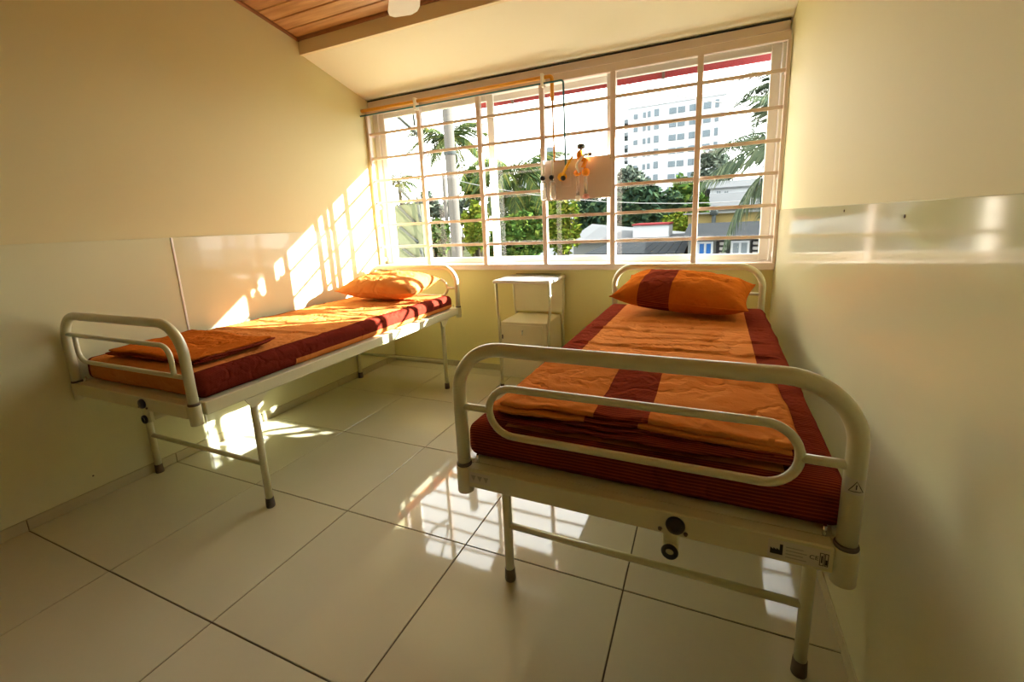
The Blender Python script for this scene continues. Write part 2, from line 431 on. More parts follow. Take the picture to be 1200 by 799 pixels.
# ------------------------------------------------------------------ gas pipes and service panel
PY = 3.098
po = tag(obj('orange_gas_pipe', MB().tube(fillet([(XL+0.002, PY, 2.176), (-1.0, PY, 2.176), (-1.0, PY, 2.02)], 0.02), 0.0135, 12)
   .tube([(-1.0, PY, 2.03), (-0.995, PY, 1.62)], 0.006, 10), ORPIPE), 'orange gas pipe along the window top bending down to the panel', 'pipe')
pt = tag(obj('teal_gas_pipe', MB().tube(fillet([(XL+0.002, PY-0.021, 2.133), (-0.915, PY-0.021, 2.133), (-0.908, PY-0.021, 1.57), (-0.908, 3.1105, 1.57)], 0.018), 0.0062, 10), TEAL), 'thin teal gas pipe below the orange pipe bending down to the panel', 'pipe')
for x, lab in ((-2.105, 'cream pipe clamp on the grille near the left wall'), (-1.062, 'cream pipe clamp on the grille above the gas panel')):
    tag(obj('pipe_clamp', MB().box(x-0.010, x+0.010, 3.066, 3.122, 2.112, 2.196, bev=0.003), FRAME), lab, 'clamp', 'pipe clamps')
pn = thing('gas_service_panel', 'pinkish beige metal sheet holding the gas outlets on the grille', 'panel', (-0.845, 3.116, 1.36))
obj('panel_sheet', B(-0.245, 0.245, -0.004, 0.004, 0, 0.275, bev=0.001), GRILL, pn)
obj('outlet_plate', B(-0.11, -0.035, -0.012, -0.004, 0.09, 0.19, bev=0.003), GRILL, pn)
for x in (-0.235, 0.235):
    for z in (0.02, 0.255): obj('screw', MB().lathe([(0.005, 0), (0.004, 0.003)], 8, Matrix.Translation((x, -0.004, z)) @ Matrix.Rotation(PI/2, 4, 'X')), STEEL, pn)
RX = Matrix.Rotation(PI/2, 4, 'X'); RY = Matrix.Rotation(PI/2, 4, 'Y')
def flowmeter(x, z, lab):
    t = thing('flowmeter', lab, 'flowmeter', (x, 3.085, z), group='flowmeters on the gas panel')
    obj('valve_body', MB().lathe([(0.008, -0.02), (0.013, -0.014), (0.013, 0.014), (0.008, 0.02)], 14).tube([(0, 0, 0), (0, 0.0265, 0)], 0.006, 10), CHROME, t)
    obj('knob', MB().lathe([(0.015, 0), (0.017, 0.004), (0.017, 0.014), (0.012, 0.020)], 14, Matrix.Translation((-0.001, -0.012, 0)) @ RX), BLACK, t)
    obj('sight_tube', MB().lathe([(0.0095, 0.02), (0.0095, 0.115), (0.006, 0.12)], 14), WHITE, t)
    obj('humidifier_jar', MB().lathe([(0.012, -0.02), (0.022, -0.035), (0.022, -0.14), (0.016, -0.15)], 16), CLEAR, t)
    obj('dip_tube', MB().tube([(0, 0, -0.025), (0, 0, -0.14)], 0.003, 6), STEEL, t)
flowmeter(-1.075, 1.515, 'clear flowmeter jar hanging nearest the mullion on the gas panel')
flowmeter(-1.008, 1.515, 'clear flowmeter jar hanging next to the yellow valve')
t = thing('gas_valve', 'yellow gas valve with black centre and a slanted yellow lever', 'valve', (-0.938, 3.085, 1.515))
obj('valve_body', MB().ball((0, 0, 0), 0.030, sc=(1.15, 0.55, 1)).tube([(0, 0, 0), (0, 0.0185, 0)], 0.010, 10), YEL, t)
obj('cap', MB().lathe([(0.018, 0), (0.017, 0.010), (0.010, 0.014)], 16, Matrix.Translation((0.012, -0.012, -0.010)) @ RX), BLACK, t)
obj('lever', MB().tube([(0.008, -0.016, 0.010), (0.045, -0.034, 0.065), (0.088, -0.036, 0.125)], [0.011, 0.010, 0.007], 8), YEL, t)
t = thing('oxygen_regulator', 'amber oxygen regulator with dark knob and clear tubes on the gas panel', 'regulator', (-0.795, 3.07, 1.53))
obj('knob', MB().lathe([(0.010, 0), (0.026, 0.006), (0.028, 0.022), (0.020, 0.034)], 18, Matrix.Translation((-0.002, 0, 0.152))), plain('dark_grey_plastic', (0.06, 0.07, 0.07), 0.3), t)
obj('stem', MB().tube([(-0.002, 0, 0.13), (-0.002, 0, 0.156)], 0.011, 10), CHROME, t)
obj('wall_connector', MB().tube([(0, 0, 0.10), (0, 0.036, 0.08)], 0.008, 8), CHROME, t)
obj('regulator_body', MB().ball((-0.010, 0, 0.115), 0.026, sc=(1, 1, 1.3)).tube([(-0.01, 0, 0.1), (0.03, -0.005, 0.075), (0.012, -0.008, 0.03)], [0.02, 0.017, 0.016], 10), AMBER, t)
obj('hose', MB().tube(fillet([(0.05, -0.012, 0.115), (0.02, -0.018, 0.11), (-0.035, -0.02, 0.05), (-0.01, -0.02, 0.0)], 0.03), 0.0085, 8), WHITE, t)
obj('outlet_nozzle', MB().lathe([(0.013, 0), (0.013, 0.02), (0.008, 0.03)], 12, Matrix.Translation((0.045, -0.012, 0.112)) @ RY), CHROME, t)
obj('amber_bulb', MB().ball((-0.03, 0.0, 0.0), 0.024, sc=(1.1, 1, 0.9)), AMBER, t)
obj('amber_bulb', MB().ball((0.028, 0.0, 0.002), 0.028), AMBER, t)
for x in (-0.028, 0.028):
    obj('drip_tube', MB().lathe([(0.012, 0), (0.012, 0.12), (0.008, 0.13)], 12, Matrix.Translation((x, 0, -0.15))), CLEAR, t)
obj('end_cap', MB().lathe([(0.010, 0), (0.022, 0.008), (0.022, 0.028), (0.008, 0.036)], 14, Matrix.Translation((0.028, 0, -0.175))), plain('pink_rubber', (0.62, 0.28, 0.24), 0.5), t)
obj('end_cap', MB().lathe([(0.016, 0), (0.018, 0.03), (0.006, 0.04)], 14, Matrix.Translation((-0.028, 0, -0.185))), WHITE, t)

# ------------------------------------------------------------------ hospital beds
HW, BL = 0.43, 2.0
RZ0A, RZ1A = 0.513, 0.570
TZ = 0.905
def make_bed(label, loc, rotz, zloop):
    t = thing('hospital_bed', label, 'bed', loc, rotz, 'hospital beds')
    dz = 0.020 if zloop else 0.0; RZ0, RZ1 = RZ0A+dz, RZ1A+dz
    for s in (-1, 1):
        obj('side_rail', MB().box(s*HW-0.018, s*HW+0.018, 0.03, BL-0.03, RZ0+0.004, RZ1, bev=0.003), BEDW, t)
    for nm, y, d in (('foot', 0.0, 1), ('head', BL, -1)):
        obj('end_rail', MB().box(-HW+0.02, HW-0.02, y-0.018, y+0.018, RZ0, RZ1, bev=0.003), BEDW, t)
        R = 0.018
        path = fillet([(-HW, y, 0.55), (-HW, y, TZ), (HW, y, TZ), (HW, y, 0.55)], 0.125, 12)
        bow = obj(nm+'_bow', MB().tube(path, R, 16), BEDW, t)
        r2 = 0.0095; zt, zb = 0.805, 0.675; xa, xb = -HW+0.088, HW-0.088
        if zloop and nm == 'foot':
            m = MB().tube(fillet([(-HW, y, zt+0.012), (xb, y, zt+0.012), (xb, y, zb+0.022)], 0.055), r2, 10)
            m.tube(fillet([(xa-0.01, y, zt+0.012), (xa-0.01, y, zb+0.022), (HW, y, zb+0.022)], 0.055), r2, 10)
            obj('inner_loop', m, BEDW, bow)
        else:
            m = MB().tube(fillet([(xa, y, zt), (xb, y, zt), (xb, y, zb), (xa, y, zb)], 0.064, 8, True), r2, 10, closed=True)
            m.tube([(-HW, y, 0.740), (xa, y, 0.740)], r2, 10).tube([(xb, y, 0.740), (HW, y, 0.740)], r2, 10)
            obj('inner_loop', m, BEDW, bow)
        for s in (-1, 1):
            sk = obj('post_socket', MB().lathe([(0.017, 0.488), (0.0225, 0.490), (0.0225, 0.566), (0.0215, 0.568)], 18, Matrix.Translation((s*HW, y, dz))), BEDW, t)
            obj('collar', MB().lathe([(0.0205, 0.568), (0.0215, 0.572), (0.0195, 0.578)], 16, Matrix.Translation((s*HW, y, dz))), RUBBER, sk)
            obj('locking_pin', MB().tube([(s*(HW-0.032), y+d*0.02, RZ1-0.005), (s*(HW-0.032), y+d*0.02, RZ1+0.022)], 0.004, 8), STEEL, t)
        yl = y+d*0.235
        for s in (-1, 1):
            xl = s*(HW-0.005)
            leg = obj('leg', MB().tube([(xl, yl, 0.52+dz), (xl, yl, 0.03)], 0.0155, 14), BEDW, t)
            obj('rubber_foot', MB().lathe([(0.0185, 0.0), (0.0195, 0.004), (0.0175, 0.045), (0.0158, 0.046)], 14, Matrix.Translation((xl, yl, 0))), RUBBER, leg)
            obj('gusset_plate', MB().prism([(0, 0), (0.12, 0), (0.095, -0.028), (0.062, -0.055), (0.030, -0.055)], -0.003, 0.003).mesh('gusset_plate'), BEDW, t,
                loc=(s*(HW-0.005)+s*0.014, yl-0.05, RZ0+0.012), rot=(0, 0, PI/2))
        obj('leg_brace', MB().tube([(-HW+0.005, yl, 0.213), (HW-0.005, yl, 0.213)], 0.011, 12), BEDW, t)
    # lying surface: pressed steel sheet between the rails
    obj('platform_sheet', B(-HW+0.017, HW-0.017, 0.017, BL-0.017, RZ1-0.004, RZ1), BEDW, t)
    # crank sockets at the foot end
    hub = obj('crank_button', MB().lathe([(0.020, 0), (0.021, 0.004), (0.018, 0.011), (0.008, 0.014)], 18, Matrix.Translation((0.120, -0.018, 0.543+dz)) @ RX), BLUEB if zloop else BLACK, t)
    obj('crank_bracket', B(0.093, 0.127, -0.008, 0.008, 0.455+dz, RZ0+0.002, bev=0.003), BEDW, t)
    sh = obj('crank_shaft', MB().tube([(0.110, -0.018, 0.472+dz), (0.110, 0.26, 0.472+dz)], 0.0165, 16), BEDW, t)
    ring = [(0.110+0.0135*math.cos(a), -0.020, 0.472+dz+0.0135*math.sin(a)) for a in np.linspace(0, 2*PI, 20, endpoint=False)]
    obj('end_ring', MB().tube(ring, 0.0055, 8, closed=True), BLACK, sh)
    for x in (0.088, 0.142): obj('bolt', MB().lathe([(0.005, 0), (0.004, 0.004)], 8, Matrix.Translation((x, -0.018, RZ0+0.012)) @ RX), RUBBER, t)
    return t

def text_mesh(s, size):
    cu = bpy.data.curves.new('print', 'FONT'); cu.body = s; cu.size = size; cu.extrude = 0.0001
    o = bpy.data.objects.new('print', cu); C.objects.link(o)
    me = bpy.data.meshes.new_from_object(o.evaluated_get(bpy.context.evaluated_depsgraph_get()))
    bpy.data.objects.remove(o); return me

LBX, LBY = -2.195, 0.95
bedL = make_bed('cream steel hospital bed along the left wall', (LBX, LBY, 0), 0.0, True)
RBX, RBY, RBR = -0.158, 0.95, -0.019
bedR = make_bed('cream steel hospital bed along the right wall with stickers on its foot rail', (RBX, RBY, 0), RBR, False)
# stickers on the right bed's foot rail and post
def sticker(x0, x1, z0, z1, y=-0.0186):
    return obj('sticker', B(x0, x1, y-0.0004, y, z0, z1), LABELW, bedR)
st = sticker(0.298, 0.402, 0.521, 0.562)
yi = -0.0192
def ink(parent, poly, name='printed_symbol', mat=INK): return obj(name, MB().prism(poly, yi-0.0003, yi+0.0002), mat, parent)
x, z = 0.302, 0.530
ink(st, [(x, z), (x+0.022, z), (x+0.022, z+0.024), (x+0.0165, z+0.024), (x+0.0165, z+0.010), (x+0.011, z+0.014), (x+0.011, z+0.010), (x+0.0055, z+0.014), (x+0.0055, z+0.010), (x, z+0.014)])
for i in range(4):
    ink(st, [(0.329, 0.527+i*0.0075), (0.329+0.036-0.006*(i % 2), 0.527+i*0.0075), (0.329+0.036-0.006*(i % 2), 0.529+i*0.0075), (0.329, 0.529+i*0.0075)], 'printed_line', LABELG)
ce_t = obj('printed_letters', text_mesh('CE', 0.013), INK, st, loc=(0.369, yi, 0.537), rot=(PI/2, 0, 0))
def frame_sym(x0, x1, z0, z1, w=0.0012):
    m = MB()
    for a in ((x0, x1, z0, z0+w), (x0, x1, z1-w, z1), (x0, x0+w, z0+w, z1-w), (x1-w, x1, z0+w, z1-w)): m.box(a[0], a[1], yi-0.0003, yi+0.0002, a[2], a[3])
    return m
obj('printed_symbol', frame_sym(0.386, 0.3935, 0.527, 0.555).box(0.3885, 0.391, yi-0.0003, yi+0.0002, 0.533, 0.549), INK, st)
obj('printed_symbol', frame_sym(0.3945, 0.4005, 0.527, 0.555).box(0.396, 0.399, yi-0.0003, yi+0.0002, 0.53, 0.541), INK, st)
st2 = sticker(-0.405, -0.342, 0.529, 0.561)
for i in range(3):
    xx = -0.400+i*0.019
    ink(st2, [(xx, 0.552), (xx+0.0075, 0.536), (xx+0.015, 0.552)], 'printed_symbol', LABELG)
# warning sticker wraps the post
ws = MB()
vs = []; n = 8
for i in range(n+1):
    a = math.radians(-150+i*120/n)
    for zz in (0.690, 0.722): vs.append((HW+0.0184*math.cos(a), 0.0184*math.sin(a), zz))
ws.add(vs, [(2*i, 2*i+2, 2*i+3, 2*i+1) for i in range(n)], True)
wso = obj('warning_sticker', ws, LABELW, bedR)
def on_post(pts):
    m = MB(); P = []
    for (a, zz) in pts:
        q = math.radians(-90+a); P.append((HW+0.0188*math.cos(q), 0.0188*math.sin(q), zz))
    m.tube(P, 0.0007, 6, closed=True); return m
obj('printed_triangle', on_post([(-36, 0.697), (-18, 0.697), (0, 0.697), (18, 0.697), (36, 0.697), (18, 0.707), (0, 0.718), (-18, 0.707)]), INK, wso)
obj('printed_mark', MB().tube([(HW, -0.0188, 0.702), (HW, -0.0188, 0.711)], 0.0010, 6), INK, wso)

# ------------------------------------------------------------------ mattresses in their sheets
def mattress(name, label, sx, sy, sz, creases, seed, mat, loc, rotz):
    def disp(p, n):
        if n.z > 0.3:
            a = 0.0
            for (y0, amp, wid, tilt, x0, x1) in creases:
                if x0 <= p.x <= x1:
                    e = min(1, (p.x-x0)/0.06, (x1-p.x)/0.06)
                    d = p.y-(y0+tilt*p.x+0.018*nz(p.x*4, y0*9, seed))
                    a += e*amp*(math.exp(-(d/wid)**2)-0.7*math.exp(-((d+wid*1.8)/wid)**2))
            a += 0.004*nz(p.x*5, p.y*4, seed)+0.0022*nz(p.x*16, p.y*22, seed)
            p.z += a*n.z
        else:
            p.x += n.x*(0.007*nz(p.y*7, p.z*4, seed+3)+0.003*nz(p.y*25, p.z*10, seed))
            p.y += n.y*(0.010*nz(p.x*6, p.z*5, seed+5)+0.003*nz(p.x*22, p.z*10, seed)) 
        return p
    mb = rbox(sx, sy, sz, 0.034, 0.0125, disp)
    o = obj(name, mb, mat, loc=loc, rot=(0, 0, rotz)); return tag(o, label, 'mattress', 'mattresses on the hospital beds')
def bedpt(bx, by, rot, x, y, z):
    c, s = math.cos(rot), math.sin(rot); return (bx+x*c-y*s, by+x*s+y*c, z)
crR = [(-0.62, .006, .012, 0.02, -.42, .42), (-0.40, .007, .010, -0.03, -.42, .42), (-0.22, .006, .012, 0.02, -.42, .40), (-0.05, .009, .008, -0.05, -.42, .42), (0.13, .006, .009, 0.04, -.30, .42),
       (0.24, .008, .010, -0.06, -.42, .25), (0.36, .006, .010, 0.05, -.2, .42), (0.48, .007, .014, 0.1, -.3, .3), (0.02, .005, .009, 0.15, -.2, .3), (0.17, .005, .008, -0.22, -.1, .3), (-0.32, .006, .012, 0.08, -.4, .1)]
sheetR = fabric('sheet_fabric_right', bands=((-0.395, 0.065), (0.390, 0.062)), ybands=((-1.0, 0.078),))
mattress('mattress', 'mattress in creased orange sheet with maroon side bands on the right bed', 0.885, 1.90, 0.100, crR, 3.0, sheetR, bedpt(RBX, RBY, RBR, 0, 0.983, RZ1A+0.0005), RBR)
crL = [(-0.3, .004, .02, 0.05, -.42, .42), (0.1, .005, .018, -0.1, -.42, .42), (0.35, .007, .012, 0.3, -.1, .42), (0.55, .007, .012, 0.2, -.42, .42), (0.25, .006, .014, -0.3, -.42, .3), (0.7, .006, .012, -.1, -.42, .42)]
sheetL = fabric('sheet_fabric_left', bands=((0.43, 0.065), (-0.46, 0.08)), hem=(0.036, -0.50), stripe=0.12)
mattress('mattress', 'mattress in orange sheet with dark red side drop on the left bed', 0.850, 1.90, 0.104, crL, 11.0, sheetL, (LBX, LBY+0.983, RZ1A+0.0205), 0.0)

# folded sheets at the foot ends
def folded(name, label, layers, mat_top, loc, rotz, seed):
    t = thing(name, label, 'folded sheet', loc, rotz, 'folded sheets at the foot ends')
    z = 0.0
    for i, (sx, sy, th, ox, oy, rz, mat) in enumerate(layers):
        def disp(p, n, i=i, z=z, sx=sx, sy=sy):
            k = (0.35+0.65*min(1, abs(p.y)/(sy/2)))
            e = 0.016*(0.35+nz(p.x*3.5, p.y*5.0, seed+i*0.12))*k+0.006*nz(p.x*11, p.y*9, seed+2)+0.004*(0.25-abs(nz(p.x*9, p.y*13, seed+7)))*2+0.0018*nz(p.x*40, p.y*30, seed)
            e = max(e, 0.0) if i == 0 else e
            p.z += e
            p.x += 0.016*nz(p.y*6, i*3.1, seed); p.y += 0.020*nz(p.x*5, i*2.3, seed+4)
            return p
        mb = rbox(sx, sy, th, th*0.49, 0.011, disp)
        obj('fold_layer', mb, mat, t, loc=(ox, oy, z), rot=(0, 0, rz)); z += th*0.93
    return t
fbR = fabric('folded_fabric_right', bands=((-0.03, 0.066),), org=(0.64, 0.25, 0.07), org2=(0.50, 0.14, 0.026))
fbR2 = fabric('folded_fabric_right_under', ybands=((0, 0.5),))
folded('folded_sheet', 'orange folded sheet with a dark checked band on the right bed', [
    (0.72, 0.47, 0.013, 0.0, -0.01, 0.00, fbR2), (0.71, 0.45, 0.012, 0.01, 0.0, 0.01, fbR2), (0.72, 0.48, 0.013, -0.005, 0.01, -0.012, fbR), (0.71, 0.47, 0.014, 0.01, 0.02, 0.02, fbR)],
    None, bedpt(RBX, RBY, RBR, -0.005, 0.290, 0.6795), RBR, 5.0)
fbL = fabric('folded_fabric_left', ybands=(), org=(0.58, 0.17, 0.022), org2=(0.42, 0.09, 0.012))
fbL2 = fabric('folded_fabric_left_under', bands=((0.40, 0.2),), org=(0.34, 0.07, 0.012), org2=(0.25, 0.04, 0.01))
folded('folded_sheet', 'plain orange folded sheet on the left bed', [
    (0.60, 0.36, 0.010, 0.0, -0.005, 0.0, fbL2), (0.61, 0.37, 0.010, 0.01, 0.0, 0.02, fbL2), (0.60, 0.38, 0.011, 0.0, 0.0, -0.01, fbL)],
    None, (LBX+0.01, LBY+0.27, 0.7030), 0.05, 9.0)

# pillows
def pillow(label, L, D, H, mat, loc, rot, seed):
    n, m = 64, 44; vs = []; fs = []
    def pt(a, b, s):
        u = -1+2*a/n; v = -1+2*b/m
        edge = max(abs(u), abs(v))
        h = (max(0.0, (1-u**4)*(1-v**4)))**0.55*(0.80+0.20*(1-u*u))*(0.85+0.15*(1-v*v))
        px = u*L/2*(1-0.07*(1-v*v)*abs(u)**3); py = v*D/2*(1-0.10*(1-u*u)*abs(v)**3)
        wr = 0.0
        if s > 0:
            wr = 0.010*nz(u*3+seed, v*3, seed)+0.005*nz(u*9, v*5, seed)+0.0035*math.sin(u*24+4*nz(u*2, v*3, seed))*max(0, abs(v)-0.25)
        z = s*H/2*h*(1.15 if s > 0 else 0.85)+wr*min(1, 3*(1-edge))
        z += 0.012*(abs(u)*abs(v))**3
        return (px, py, z)
    for s in (1, -1):
        o = len(vs)
        for b in range(m+1):
            for a in range(n+1): vs.append(pt(a, b, s))
        for b in range(m):
            for a in range(n):
                q = (o+b*(n+1)+a, o+b*(n+1)+a+1, o+(b+1)*(n+1)+a+1, o+(b+1)*(n+1)+a); fs.append(q if s > 0 else q[::-1])
    t = obj('pillow', MB().add(vs, fs, True), mat, loc=loc, rot=rot)
    tag(t, label, 'pillow', 'pillows on the hospital beds')
    # piped seam along the edge
    per = []
    for a in range(0, n+1, 2): per.append(pt(a, 0, -1))
    for b in range(2, m+1, 2): per.append(pt(n, b, -1))
    for a in range(n-2, -1, -2): per.append(pt(a, m, -1))
    for b in range(m-2, 0, -2): per.append(pt(0, b, -1))
    obj('seam', MB().tube(per, 0.003, 6, closed=True), mat, t)
    return t
pfR = fabric('pillow_fabric_right', bands=((-0.115, 0.085),), org=(0.58, 0.17, 0.022), org2=(0.44, 0.10, 0.012))
pfL = fabric('pillow_fabric_left', bands=((-0.5, 0.03),))
pillow('plump orange pillow with a maroon band on the right bed', 0.705, 0.42, 0.19, pfR, (-0.118, 2.67, 0.784), (math.radians(10), math.radians(3.2), math.radians(-8)), 2.0)
pillow('plump orange pillow by the sunlit wall on the left bed', 0.66, 0.42, 0.175, pfL, (-2.185, 2.66, 0.792), (math.radians(7), math.radians(1), math.radians(4)), 6.0)

# ------------------------------------------------------------------ bedside cabinet
cb = thing('bedside_cabinet', 'cream metal bedside cabinet with bright steel top between the beds', 'cabinet', (-1.178, 3.02, 0))
CX, CY0, CY1 = 0.205, -0.175, 0.175
top = obj('table_top', B(-CX-0.012, CX+0.012, CY0-0.015, CY1+0.005, 0.798, 0.818, bev=0.004), WHITE, cb)
tv = []; tf = []; nn = 20
for j in range(nn+1):
    for i in range(nn+1):
        px = -CX-0.008+(2*CX+0.016)*i/nn; py = CY0-0.011+(CY1-CY0+0.012)*j/nn
        tv.append((px, py, 0.8205+0.0016*math.sin(px*16+0.6)*math.cos(py*11)+0.0012*math.cos(py*15+px*7)))
for j in range(nn):
    for i in range(nn): tf.append((j*(nn+1)+i, j*(nn+1)+i+1, (j+1)*(nn+1)+i+1, (j+1)*(nn+1)+i))
obj('steel_tray', MB().add(tv, tf, True), TRAY, top)
obj('back_lip', B(-CX+0.02, CX-0.02, CY1-0.002, CY1+0.004, 0.8225, 0.8265, bev=0.001), RUBBER, top)
for sx in (-1, 1):
    for sy, yy in ((-1, CY0+0.012), (1, CY1-0.012)):
        pth = [(sx*(CX-0.002), yy, 0.80), (sx*(CX-0.004), yy, 0.60), (sx*(CX-0.014), yy, 0.52), (sx*(CX-0.014), yy, 0.02)]
        lg = obj('leg', MB().tube(fillet(pth, 0.05), 0.011, 10), BEDW, cb)
        obj('foot_cap', MB().lathe([(0.014, 0), (0.014, 0.03), (0.012, 0.032)], 12, Matrix.Translation((sx*(CX-0.014), yy, 0))), RUBBER, lg)
bx = CX-0.028
body = obj('cabinet_box', MB().box(-bx, bx, CY0+0.004, CY1-0.004, 0.10, 0.515, bev=0.004), CABW, cb)
dr = obj('door', B(-bx+0.012, bx-0.03, CY0-0.004, CY0+0.004, 0.112, 0.497, bev=0.002), CABW, body)
obj('lock', MB().lathe([(0.008, 0), (0.007, 0.004)], 12, Matrix.Translation((-0.005, CY0-0.004, 0.455)) @ RX).box(-0.009, -0.001, CY0-0.010, CY0-0.006, 0.425, 0.452, bev=0.001), STEEL, dr)
obj('hinge', MB().box(-bx+0.010, -bx+0.020, CY0-0.009, CY0-0.003, 0.39, 0.42, bev=0.001), RUBBER, dr)
obj('back_panel', B(-CX+0.012, CX-0.012, CY1-0.020, CY1-0.014, 0.535, 0.796), CABW, cb)

# ------------------------------------------------------------------ ceiling fan
FX, FY = -1.13, 1.72
fan = thing('ceiling_fan', 'white ceiling fan with only a blade tip showing against the planks', 'ceiling fan', (FX, FY, 2.36))
zc = cz(FY)-2.36
obj('down_rod', MB().tube([(0, 0, 0.05), (0, 0, zc-0.01)], 0.011, 10).lathe([(0.045, zc-0.06), (0.05, zc-0.02), (0.03, zc-0.008)], 16), WHITE, fan)
obj('motor_housing', MB().lathe([(0.03, -0.06), (0.09, -0.05), (0.105, -0.01), (0.09, 0.03), (0.03, 0.05)], 24), WHITE, fan)
a0 = math.atan2(2.262-FY, -1.575-FX)
bm = MB(); pts = []
prof = [(0.10, 0.025), (0.18, 0.045), (0.32, 0.068), (0.50, 0.080), (0.62, 0.085), (0.672, 0.075), (0.70, 0.045)]
up = [(r, w) for r, w in prof]; ring = up+[(r, -w) for r, w in reversed(prof)]
nv = len(ring); tl = math.tan(math.radians(12))
bm.add([(r, w, 0.003-w*tl) for r, w in ring]+[(r, w, -0.003-w*tl) for r, w in ring],
       [tuple(range(nv))[::-1], tuple(range(nv, 2*nv))]+[(i, (i+1) % nv, nv+(i+1) % nv, nv+i) for i in range(nv)])
bme = bm.mesh('blade'); bme.materials.append(WHITE)
for i in range(3): obj('blade', bme, None, fan, rot=(0, 0, a0+i*2*PI/3))

# ================================================================== outside
GZ = -4.0
_plain = plain
def plain(name, col, rough=0.5, **kw):
    m = _plain(name, col, rough, **kw)
    m.node_tree.nodes['Principled BSDF'].inputs['Specular IOR Level'].default_value = 0.0
    return m
def leafmat(name, a, b, c):
    k = NT(name); k.b.inputs['Specular IOR Level'].default_value = 0.0; r = k.n('ShaderNodeNewGeometry').outputs['Random Per Island']
    k.set(Base_Color=k.ramp(r, [(0.0, a), (0.55, b), (1.0, c)]), Roughness=0.55); return k.m
LDARK = leafmat('dark_leaf', (0.010, 0.020, 0.014), (0.017, 0.032, 0.018), (0.035, 0.055, 0.024))
LMID = leafmat('green_leaf', (0.014, 0.030, 0.008), (0.026, 0.052, 0.011), (0.065, 0.085, 0.016))
LYEL = leafmat('yellow_green_leaf', (0.028, 0.052, 0.007), (0.06, 0.085, 0.01), (0.12, 0.12, 0.018))
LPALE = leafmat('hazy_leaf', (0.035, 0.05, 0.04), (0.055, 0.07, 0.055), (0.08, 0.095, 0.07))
FROND = leafmat('palm_leaflet', (0.015, 0.028, 0.012), (0.03, 0.048, 0.016), (0.09, 0.085, 0.02))
FRONDY = leafmat('palm_leaflet_yellow', (0.04, 0.055, 0.01), (0.09, 0.09, 0.015), (0.16, 0.13, 0.02))
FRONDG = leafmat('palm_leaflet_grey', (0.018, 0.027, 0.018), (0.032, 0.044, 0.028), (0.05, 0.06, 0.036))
BARK = plain('bark', (0.022, 0.018, 0.013), 0.9, var=0.25, scale=5)
SOIL = plain('ground_soil', (0.04, 0.045, 0.025), 0.95, var=0.3, scale=0.4)
CONC = plain('pole_concrete', (0.055, 0.052, 0.047), 0.8, var=0.1, scale=4)
BWHITE = plain('white_building_paint', (0.24, 0.255, 0.27), 0.8, var=0.03, scale=0.3)
BGLASS = plain('building_window_blue', (0.075, 0.094, 0.108), 0.7, var=0.15, scale=0.5)
BSHADE = plain('balcony_grey', (0.085, 0.10, 0.112), 0.7)
ROOFG = plain('grey_sheet_roof', (0.017, 0.019, 0.021), 0.8, var=0.2, scale=1.5)
ROOFL = plain('light_sheet_roof', (0.060, 0.064, 0.068), 0.7, var=0.1, scale=1.5)
ROOFR = plain('red_roof', (0.10, 0.02, 0.022), 0.8, var=0.1)
REDF = plain('red_fascia', (0.26, 0.05, 0.055), 0.45, var=0.06)
YWALL = plain('yellow_house_wall', (0.12, 0.095, 0.04), 0.8, var=0.06)
PWALL = plain('pale_house_wall', (0.09, 0.095, 0.092), 0.8, var=0.06)
GWALL = plain('pale_green_wall', (0.07, 0.078, 0.045), 0.8, var=0.1)
BLUES = plain('blue_shutter', (0.015, 0.055, 0.16), 0.7)
BLOCK = plain('lattice_block', (0.15, 0.145, 0.14), 0.8)
DARKH = plain('dark_hollow', (0.012, 0.012, 0.013), 0.9)
DSTEEL = plain('dark_painted_steel', (0.03, 0.035, 0.035), 0.5)
CABLE = plain('cable_sheath', (0.16, 0.16, 0.16), 0.6)

gd = obj('ground', B(-160, 120, YW+1.6, 190, GZ-0.2, GZ), SOIL); gd['kind'] = 'structure'
# the house's own lower wall and eave over the window
lw = struct('wall_lower_storey', B(XL-0.15, XR+0.15, YW, YW+0.15, GZ, -0.06), BWHITE)
ev = thing('roof_eave', 'red edged roof eave overhanging the window outside', 'eave', (-1.1, YW+0.15, 2.30))
def evp(nm, mb, mat): o = obj(nm, mb, mat, ev); o.location = (1.1, -(YW+0.15), -2.30); return o
evp('eave_slab', MB().add([(-1.97, YW+0.15, 2.42), (2.2, YW+0.15, 2.42), (2.2, 3.83, 2.305), (-1.97, 3.83, 2.305), (-1.97, YW+0.15, 2.47), (2.2, YW+0.15, 2.47), (2.2, 3.83, 2.36), (-1.97, 3.83, 2.36)],
    [(3,2,1,0),(4,5,6,7),(0,1,5,4),(1,2,6,5),(2,3,7,6),(3,0,4,7)]), ROOFR)
evp('fascia', B(-1.97, 2.2, 3.83, 3.85, 2.246, 2.365), REDF)
for x in (-1.6, -0.35): evp('gutter_clip', B(x-0.01, x+0.01, 3.815, 3.83, 2.235, 2.30), RUBBER)
A, Bp = at(466, 137, 3.80), at(490, 158, 3.80)
tag(obj('awning_stay', MB().tube([Vector((A.x-0.05, YW+0.152, A.z+0.28)), A+Vector((-0.03, 0, 0.03)), Bp], 0.016, 8).tube([Vector((-2.6, YW+0.152, 2.62)), at(484, 133, 3.80), at(486, 147, 3.80)], 0.012, 8), DSTEEL), 'dark metal stay slanting under the eave by the left jamb', 'bracket')

